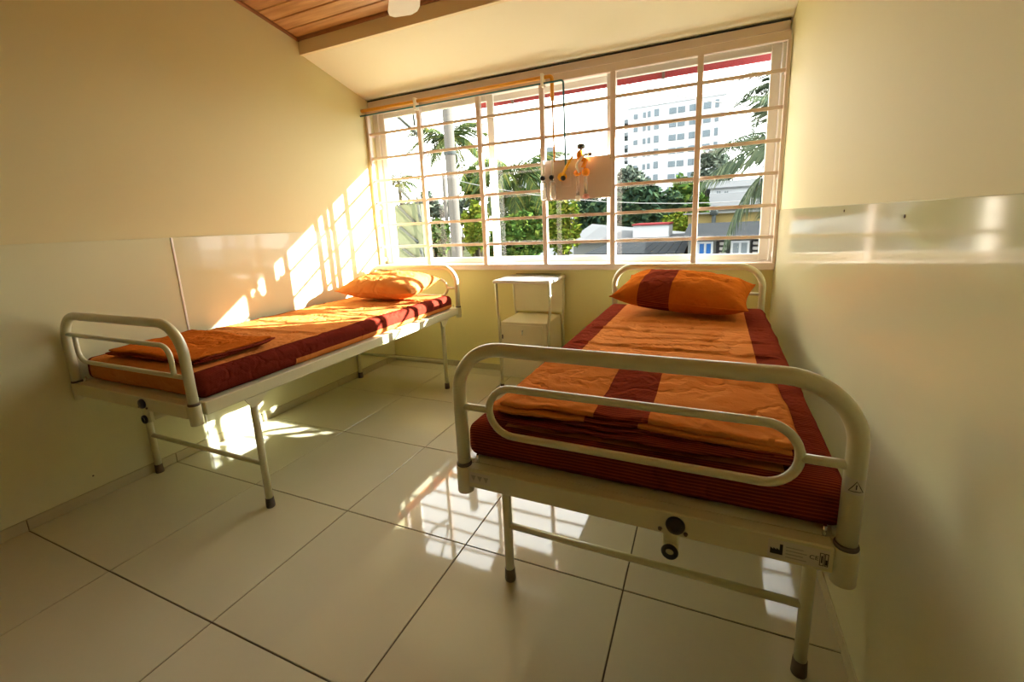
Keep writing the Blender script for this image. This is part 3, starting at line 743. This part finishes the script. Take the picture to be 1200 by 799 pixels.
def leaves(cen, rad, n, size, clumps=26, flat=0.0, seed=0):
    rg = np.random.default_rng(seed)
    d = rg.normal(size=(clumps, 3)); d /= np.linalg.norm(d, axis=1)[:, None]
    cl = d*rg.uniform(0.35, 0.85, (clumps, 1))
    idx = rg.integers(0, clumps, n); e = rg.normal(size=(n, 3)); e /= np.linalg.norm(e, axis=1)[:, None]
    p = (cl[idx]+e*rg.uniform(0.05, 0.34, (n, 1)))*np.array(rad)+np.array(cen)
    a = rg.normal(size=(n, 3)); a[:, 2] *= 0.6; a /= np.linalg.norm(a, axis=1)[:, None]
    b = np.cross(a, rg.normal(size=(n, 3))); b /= np.linalg.norm(b, axis=1)[:, None]
    s = size*rg.uniform(0.6, 1.3, (n, 1))
    V = np.stack([p-a*s, p+b*s*0.42, p+a*s, p-b*s*0.42], 1).reshape(-1, 3)
    F = np.arange(4*n).reshape(-1, 4)
    me = bpy.data.meshes.new('crown'); me.from_pydata(V.tolist(), [], F.tolist()); me.update(); return me
def tree(name, label, u, v, Y, ru, rv, n, size, mat, group='trees beyond the window', seed=0, cat='tree'):
    c = at(u, v, Y); k = Y/FPX*1.12
    rx, rz = ru*k, rv*k
    t = thing(name, label, cat, (c.x, c.y, GZ), group=group)
    me = leaves((0, 0, c.z-GZ), (rx, rx*0.8, rz), n, size, seed=seed, clumps=30)
    obj('crown', me, mat, t)
    h = c.z-GZ
    m = MB().tube([(0, 0, -0.05), (0.1, 0, h*0.5), (0, 0, h)], [0.05*h**0.6, 0.04*h**0.6, 0.02*h**0.6], 8)
    for i in range(4):
        a = i*1.7+seed; m.tube([(0.05, 0, h*0.55), (rx*0.5*math.cos(a), rx*0.4*math.sin(a), h+rz*0.3)], [0.03*h**0.6, 0.008], 6)
    obj('trunk', m, BARK, t); return t

def frond_mesh(L, droop, lw, nl=40, seed=0, hang=0.5):
    rg = random.Random(seed); m = MB(); P = []
    for i in range(13):
        q = i/12; P.append(Vector((L*(q-0.16*droop*q*q), 0, L*(0.42*q-(0.42+0.52*droop)*q*q))))
    m.tube(P, [0.028*L/3*(1-0.85*i/12)+0.004 for i in range(13)], 5)
    for i in range(nl):
        q = 0.12+0.86*i/(nl-1); f = q*12; a = int(min(11, f)); p = P[a].lerp(P[a+1], f-a); tn = (P[a+1]-P[a]).normalized()
        ll = lw*(0.35+1.1*math.sin(PI*min(1, q*0.86+0.12)))*rg.uniform(0.85, 1.1)
        for s in (-1, 1):
            d = (Vector((0, s, 0))*0.75+tn*0.65+Vector((0, 0, -hang*rg.uniform(0.6, 1.3)))).normalized()
            w = tn*0.034*L/2.6
            e = p+d*ll+Vector((0, 0, -ll*0.22*hang)); md = p+d*ll*0.5
            m.add([p-w*0.5, md-w, e, md+w, p+w*0.5], [(0, 1, 2, 3, 4)])
    return m.mesh('frond')
def palm(label, u, v, Y, L, mat, n=15, lean=0.0, seed=0, tr=0.13, hang=0.5, els=None, lw=0.55, name='coconut_palm'):
    c = at(u, v, Y); t = thing(name, label, 'palm tree', (c.x+lean, c.y, GZ), group='palms beyond the window')
    h = c.z-GZ
    P = [(-lean*(q**2), 0, -0.05+(h+0.05)*q) for q in np.linspace(0, 1, 9)]
    obj('trunk', MB().tube(P, [tr*(1.25-0.5*q) for q in np.linspace(0, 1, 9)], 10), BARK, t)
    ms = [frond_mesh(L, d, lw*L/2.6, seed=seed*10+i, hang=hang) for i, d in enumerate((0.55, 0.95, 1.35))]
    for me in ms: me.materials.append(mat)
    rg = random.Random(seed)
    for i in range(n):
        az = i*2.399+seed; q = i/n
        obj('frond', ms[min(2, int(q*3))], None, t, loc=(-lean, 0, h), rot=(0, math.radians(rg.uniform(-8, 8)-38+58*q), az))
    for i in range(4): 
        obj('coconut', MB().ball((0, 0, 0), 0.11), FRONDY, t, loc=(-lean+0.2*math.cos(i*1.6), 0.2*math.sin(i*1.6), h-0.2))
    return t
palm('tall coconut palm partly hidden behind the white pole', 527, 166, 22, 2.6, FROND, 17, 0.3, 1, lw=0.7)
palm('coconut palm with yellowing fronds left of the gas panel', 604, 208, 17, 2.5, FROND, 18, -0.4, 2, hang=0.7)
palm('small pale palm far left by the window jamb', 467, 214, 24, 1.9, FROND, 13, 0.2, 3)
palm('large coconut palm with hanging fronds at the right window edge', 958, 186, 9.5, 2.15, FRONDG, 13, 0.0, 4, hang=0.9, lw=0.55)
palm('distant palm crown high at the right window edge', 922, 100, 21, 2.2, FRONDG, 15, 0.4, 5)

tree('leafy_tree', 'dense dark tree below the tall white building', 748, 252, 33, 40, 42, 7500, 0.30, LDARK, seed=1)
tree('leafy_tree', 'dark tree seen under the gas panel beside the mullion', 700, 262, 38.5, 30, 34, 5500, 0.36, LDARK, seed=2)
tree('leafy_tree', 'brighter green tree right of the dark tree below the tall building', 802, 250, 36, 22, 36, 4500, 0.32, LMID, seed=3)
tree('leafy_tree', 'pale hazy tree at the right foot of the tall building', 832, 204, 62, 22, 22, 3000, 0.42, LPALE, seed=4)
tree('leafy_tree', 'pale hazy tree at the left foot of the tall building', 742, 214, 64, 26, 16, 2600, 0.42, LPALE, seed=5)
tree('leafy_tree', 'round green tree right of the white pole', 556, 215, 33, 17, 20, 3500, 0.30, LMID, seed=6)
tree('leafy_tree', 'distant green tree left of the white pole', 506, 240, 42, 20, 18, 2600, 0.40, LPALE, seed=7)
tree('garden_shrub', 'thick dark green shrub under the yellowing palm', 606, 280, 12.5, 36, 32, 8000, 0.13, LMID, 'shrubs beyond the window', 8, 'shrub')
tree('garden_shrub', 'light green shrub below the clear flowmeters', 660, 262, 15.6, 20, 34, 4200, 0.12, LYEL, 'shrubs beyond the window', 9, 'shrub')
tree('garden_shrub', 'yellow green bushy plant right of the white pole', 558, 266, 11, 15, 34, 3800, 0.12, LYEL, 'shrubs beyond the window', 10, 'shrub')
tree('garden_shrub', 'olive shrub low between pole and pale green wall', 510, 280, 12, 18, 30, 4200, 0.12, LMID, 'shrubs beyond the window', 11, 'shrub')
tree('garden_shrub', 'yellow green shrub beside the white roof box', 792, 262, 30, 14, 12, 2200, 0.2, LYEL, 'shrubs beyond the window', 12, 'shrub')
tree('leafy_tree', 'dark green tree behind the yellowing palm', 622, 240, 26, 30, 26, 4500, 0.26, LMID, seed=13)

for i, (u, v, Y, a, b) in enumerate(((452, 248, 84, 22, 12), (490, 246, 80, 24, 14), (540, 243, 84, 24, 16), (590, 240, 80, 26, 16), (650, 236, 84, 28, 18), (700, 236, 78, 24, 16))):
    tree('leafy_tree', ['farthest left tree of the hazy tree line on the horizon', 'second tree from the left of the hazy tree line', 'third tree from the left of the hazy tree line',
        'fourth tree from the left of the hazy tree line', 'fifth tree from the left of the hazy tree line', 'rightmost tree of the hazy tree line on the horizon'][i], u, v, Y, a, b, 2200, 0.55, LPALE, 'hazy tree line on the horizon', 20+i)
# poles and cables
p = at(530, 215, 8)
pl = thing('utility_pole', 'pale concrete utility pole standing behind the left window panes', 'pole', (p.x, p.y, GZ))
obj('pole_shaft', MB().tube([(0, 0, -0.05), (0, 0, 4.0), (0, 0, 9.3)], [0.125, 0.115, 0.095], 14), CONC, pl)
obj('pole_band', MB().lathe([(0.118, 6.6), (0.122, 6.61), (0.122, 6.66), (0.118, 6.67)], 14), DSTEEL, pl)
p = at(523, 250, 13.5)
tag(obj('lamp_post', MB().tube([(p.x, p.y, GZ-0.05), (p.x, p.y, at(520, 205, 13.5).z)], 0.07, 8), CONC), 'thin pale post left of the thick utility pole', 'post')
PT = Vector((pl.location.x+0.112, pl.location.y, GZ+9.2)); LT = Vector((p.x+0.083, p.y, at(520, 205, 13.5).z-0.1))
rp = thing('utility_pole', 'concrete utility pole out of sight right of the window', 'pole', (9.0, 14.0, GZ))
obj('pole_shaft', MB().tube([(0, 0, -0.05), (0, 0, 4.0), (0, 0, 9.6)], [0.125, 0.115, 0.095], 14), CONC, rp)
for A, Bq, sag, lab in ((PT, Vector((8.886, 14.0, GZ+9.3)), 2.1, 'thin overhead cable crossing in front of the tall building'),
                        (LT, Vector((8.872, 13.98, GZ+6.6)), 1.2, 'pale overhead cable crossing the trees below the panel')):
    P = [A.lerp(Bq, q)+Vector((0, 0, -sag*(1-(2*q-1)**2))) for q in np.linspace(0, 1, 17)]
    tag(obj('overhead_cable', MB().tube(P, 0.012, 5), CABLE), lab, 'cable', 'overhead cables')

# tall white apartment block
def place(name, label, cat, u, v, Y, rotz=0.0, group='buildings beyond the window'):
    c = at(u, v, Y); return thing(name, label, cat, (c.x, c.y, GZ), rotz, group)
K = 118
tb = place('apartment_building', 'tall white apartment block with rows of bluish windows', 'building', 784, 250, K, math.radians(-3))
c0 = at(784, 250, K)
def loc_x(u, v): return at(u, v, K).x-c0.x
FH = 3.0
topz = at(784, 118, K).z-GZ
x0, x1 = loc_x(735, 200), loc_x(846, 200)
xl = loc_x(724, 200)
obj('main_block', B(x0, x1, 0, 14, 0, topz), BWHITE, tb)
obj('wing_block', MB().add([(x0, 0.5, 0), (xl+0.6, 9, 0), (xl+0.6, 16, 0), (x0, 14, 0), (x0, 0.5, topz-1.2), (xl+0.6, 9, topz-1.2), (xl+0.6, 16, topz-1.2), (x0, 14, topz-1.2)],
    [(3,2,1,0),(4,5,6,7),(0,1,5,4),(1,2,6,5),(2,3,7,6),(3,0,4,7)]), BWHITE, tb)
obj('roof_tower', B(loc_x(786, 110), loc_x(812, 110), 2, 9, topz-0.01, topz+2.6), BWHITE, tb)
obj('parapet', B(x0-0.2, x1+0.2, -0.25, 14.2, topz-0.5, topz), BWHITE, tb)
cols = [(744, 1.0, 1.3), (754, 0.7, 1.5), (759.5, 0.7, 1.6), (768, 1.1, 1.9), (785, 1.0, 1.6), (788.5, 0.9, 1.6), (795, 1.0, 1.6), (798.5, 0.9, 1.6), (809, 1.3, 1.7), (814, 1.3, 1.7), (826, 1.6, 1.7), (837, 0.8, 2.0)]
for fi in range(10):
    zf = topz-1.1-FH*fi-1.9
    for (u, w, hgt) in cols:
        xw = loc_x(u, 200)
        wn = obj('window', B(xw-w/2, xw+w/2, -0.10, 0.02, zf, zf+hgt*0.85), BSHADE, tb)
        obj('pane', B(xw-w/2+0.1, xw+w/2-0.1, -0.13, -0.09, zf+0.1, zf+hgt*0.85-0.1), BGLASS, wn)
    for j, q in enumerate((0.25, 0.75)):
        xw = x0+(xl+0.6-x0)*q; yw = 0.5+8.5*q
        bc = obj('balcony', B(-1.7, 1.7, -1.1, 0.05, 0, 0.95), BSHADE, tb, loc=(xw, yw, zf-0.5), rot=(0, 0, math.atan2(-8.5, x0-xl-0.6)))
        obj('balcony_door', B(-1.3, 1.3, -0.08, 0.02, 0.95, 2.0), BGLASS, bc)

def gable(t, x0, x1, d, zw, zr, wmat, rmat, over=0.4, th=0.08):
    obj('wall', B(x0, x1, 0, d, 0, zw), wmat, t)
    s = math.hypot(d/2+over, zr-zw)
    for sg in (0, 1):
        ya, yb = (-over, d/2) if sg == 0 else (d/2, d+over)
        za, zb = (zw-0.02, zr) if sg == 0 else (zr, zw-0.02)
        obj('roof_sheet', MB().add([(x0-over, ya, za), (x1+over, ya, za), (x1+over, yb, zb), (x0-over, yb, zb), (x0-over, ya, za+th), (x1+over, ya, za+th), (x1+over, yb, zb+th), (x0-over, yb, zb+th)],
            [(3,2,1,0),(4,5,6,7),(0,1,5,4),(1,2,6,5),(2,3,7,6),(3,0,4,7)]), rmat, t)
def win(t, x0, x1, y, z0, z1, frame, pane, nm='window'):
    w = obj(nm, B(x0, x1, y-0.06, y+0.02, z0, z1), frame, t); m = (x0+x1)/2
    for a, b in ((x0+0.06, m-0.03), (m+0.03, x1-0.06)): obj('pane', B(a, b, y-0.08, y-0.05, z0+0.06, z1-0.06), pane, w)
def zat(u, v, Y): return at(u, v, Y).z-GZ
# pale house with light sheet roof
h = place('house', 'pale house with light sheet metal roof behind the yellow house', 'building', 868, 245, 36)
hx = at(868, 245, 36).x
gable(h, at(838, 240, 36).x-hx, at(925, 240, 36).x-hx, 6, zat(868, 243, 36), zat(868, 226, 38.9), PWALL, ROOFL)
h = place('house', 'white upper storey with shaded windows beneath the pale hazy tree', 'building', 855, 235, 46)
hx = at(855, 235, 46).x
gable(h, at(832, 235, 46).x-hx, at(905, 235, 46).x-hx, 7, zat(855, 220, 46), zat(855, 212, 49), BWHITE, ROOFL)
for u in (842, 851): win(h, at(u-3, 228, 46).x-hx, at(u+3, 228, 46).x-hx, 0, zat(u, 234, 46), zat(u, 223, 46), BWHITE, BSHADE)
# yellow house
h = place('house', 'low yellow walled house behind the grey roofed shed', 'building', 865, 262, 23)
hx = at(865, 262, 23).x
obj('wall', B(at(806, 262, 23).x-hx, at(930, 262, 23).x-hx, 0, 4, 0, zat(865, 249, 23)), YWALL, h)
obj('roof_slab', B(at(806, 262, 23).x-hx-0.2, at(930, 262, 23).x-hx+0.2, -0.3, 4.2, zat(865, 249, 23), zat(865, 247, 23)), PWALL, h)
obj('chimney_pipe', MB().tube([(at(836, 262, 23).x-hx, -0.3, 2.5), (at(836, 262, 23).x-hx, -0.3, zat(836, 246, 23))], 0.09, 8).lathe([(0.16, 0), (0.16, 0.3), (0.05, 0.4)], 10, Matrix.Translation((at(836, 262, 23).x-hx, -0.3, zat(836, 252, 23)))), DSTEEL, h)
# shed with grey roof, lattice blocks and blue shutters
Y0 = 14.0
h = place('shed', 'grey roofed shed with blue shutters and white lattice block wall', 'building', 862, 290, Y0)
hx = at(862, 290, Y0).x
X = lambda u, v=292: at(u, v, Y0).x-hx
zt_ = zat(862, 279, Y0)
obj('wall', B(X(806), X(935), 0.06, 5, 0, zt_), PWALL, h)
obj('roof_sheet', MB().add([(X(800), -0.45, zt_-0.03), (X(940), -0.45, zt_-0.03), (X(940), 4.2, zat(862, 262.5, 18.2)), (X(800), 4.2, zat(862, 262.5, 18.2)),
    (X(800), -0.45, zt_+0.05), (X(940), -0.45, zt_+0.05), (X(940), 4.2, zat(862, 262.5, 18.2)+0.08), (X(800), 4.2, zat(862, 262.5, 18.2)+0.08)],
    [(3,2,1,0),(4,5,6,7),(0,1,5,4),(1,2,6,5),(2,3,7,6),(3,0,4,7)]), ROOFG, h)
win(h, X(817), X(835.5), 0.03, zat(826, 304, Y0), zat(826, 283, Y0), BWHITE, BLUES, 'shutter_frame')
win(h, X(856), X(878), 0.03, zat(866, 304, Y0), zat(866, 282, Y0), BWHITE, BSHADE)
blk = B(-0.092, 0.092, -0.03, 0.03, -0.045, 0.045, bev=0.012).mesh('lattice_block'); blk.materials.append(BLOCK)
for (u0, u1) in ((839, 855), (880, 905)):
    xa, xb = X(u0), X(u1); zb0, zb1 = zat(860, 306, Y0), zat(860, 282, Y0)
    obj('lattice_backing', B(xa, xb, 0.0, 0.055, zb0, zb1), DARKH, h)
    nr = int((zb1-zb0)/0.115); nc = max(1, int((xb-xa)/0.21))
    for r in range(nr):
        for c_ in range(nc): obj('lattice_block', blk, None, h, loc=(xa+(c_+0.5)*(xb-xa)/nc, -0.02, zb0+(r+0.5)*(zb1-zb0)/nr))
# flat roofs with a white box in the middle of the view
h = place('shed', 'low building with white sheet roof and white box unit on top', 'building', 745, 285, 23)
hx = at(745, 285, 23).x
za = zat(745, 281, 23)
obj('wall', B(at(672, 285, 23).x-hx, at(800, 285, 23).x-hx, 0, 5, 0, za), PWALL, h)
obj('roof_sheet', MB().add([(at(668, 285, 23).x-hx, -0.4, za), (at(802, 285, 23).x-hx, -0.4, za), (at(802, 285, 23).x-hx, 5, za+0.05), (at(668, 285, 23).x-hx, 5, za+0.75),
   (at(668, 285, 23).x-hx, -0.4, za+0.08), (at(802, 285, 23).x-hx, -0.4, za+0.08), (at(802, 285, 23).x-hx, 5, za+0.13), (at(668, 285, 23).x-hx, 5, za+0.83)],
   [(3,2,1,0),(4,5,6,7),(0,1,5,4),(1,2,6,5),(2,3,7,6),(3,0,4,7)]), ROOFL, h)
bxo = obj('roof_box', B(at(741, 272, 23).x-hx, at(783, 272, 23).x-hx, 0.2, 3, za+0.1, zat(760, 264, 23)), BWHITE, h)
obj('box_lid', B(at(740, 272, 23).x-hx, at(784, 272, 23).x-hx, 0.1, 3.1, zat(760, 264, 23), zat(760, 262, 23)), ROOFR, bxo)
h = place('shed', 'near shed with weathered grey sheet roof below the white box unit', 'building', 740, 300, 14)
hx = at(740, 300, 14).x
za = zat(740, 298, 14)
obj('wall', B(at(692, 300, 14).x-hx, at(800, 300, 14).x-hx, 0, 4, 0, za), PWALL, h)
xa, xb = at(688, 300, 14).x-hx, at(803, 300, 14).x-hx
nS = 12
for i in range(nS):
    p0 = xa+(xb-xa)*i/nS; p1 = xa+(xb-xa)*(i+1)/nS-0.015; zr = zat(740, 285, 18)
    obj('roof_sheet', MB().add([(p0, -0.4, za), (p1, -0.4, za), (p1, 4, zr), (p0, 4, zr), (p0, -0.4, za+0.06), (p1, -0.4, za+0.06), (p1, 4, zr+0.06), (p0, 4, zr+0.06)],
      [(3,2,1,0),(4,5,6,7),(0,1,5,4),(1,2,6,5),(2,3,7,6),(3,0,4,7)]), ROOFG, h)
# red roofed house left of the panel and a slim tower
h = place('house', 'house with purplish red roof and white wall behind the palm', 'building', 625, 215, 44)
hx = at(625, 215, 44).x
gable(h, at(606, 212, 44).x-hx, at(700, 212, 44).x-hx, 7, zat(625, 208, 44), zat(625, 197, 47), BWHITE, ROOFR)
h = place('tower', 'slim bluish grey tower peeping above the gas panel', 'building', 643, 200, 70)
obj('tower_shaft', B(-0.9, 0.9, 0, 2, 0, zat(643, 184, 70)), BWHITE, h)
obj('tower_head', B(-1.3, 1.3, -0.4, 2.4, zat(643, 184, 70), zat(643, 173, 70)), BSHADE, h)
# pale green building with diagonal braces at the far left
h = place('boundary_wall', 'pale olive boundary wall with dark diagonal braces at the left window end', 'wall', 470, 275, 9)
hx = at(470, 275, 9).x
obj('wall', B(-4.5, at(496, 275, 9).x-hx, 0, 0.2, 0, zat(475, 240, 9)), GWALL, h)
for (a, b) in (((467, 242), (487, 262)), ((469, 266), (490, 284)), ((472, 291), (492, 306)), ((490, 240), (493, 262)), ((493, 290), (496, 306)), ((468, 220), (482, 236))):
    A = at(*a, 8.95); Bq = at(*b, 8.95); off = Vector((hx, at(470, 275, 9).y, GZ))
    obj('brace', MB().tube([A-off, Bq-off], 0.035, 6), DSTEEL, h)
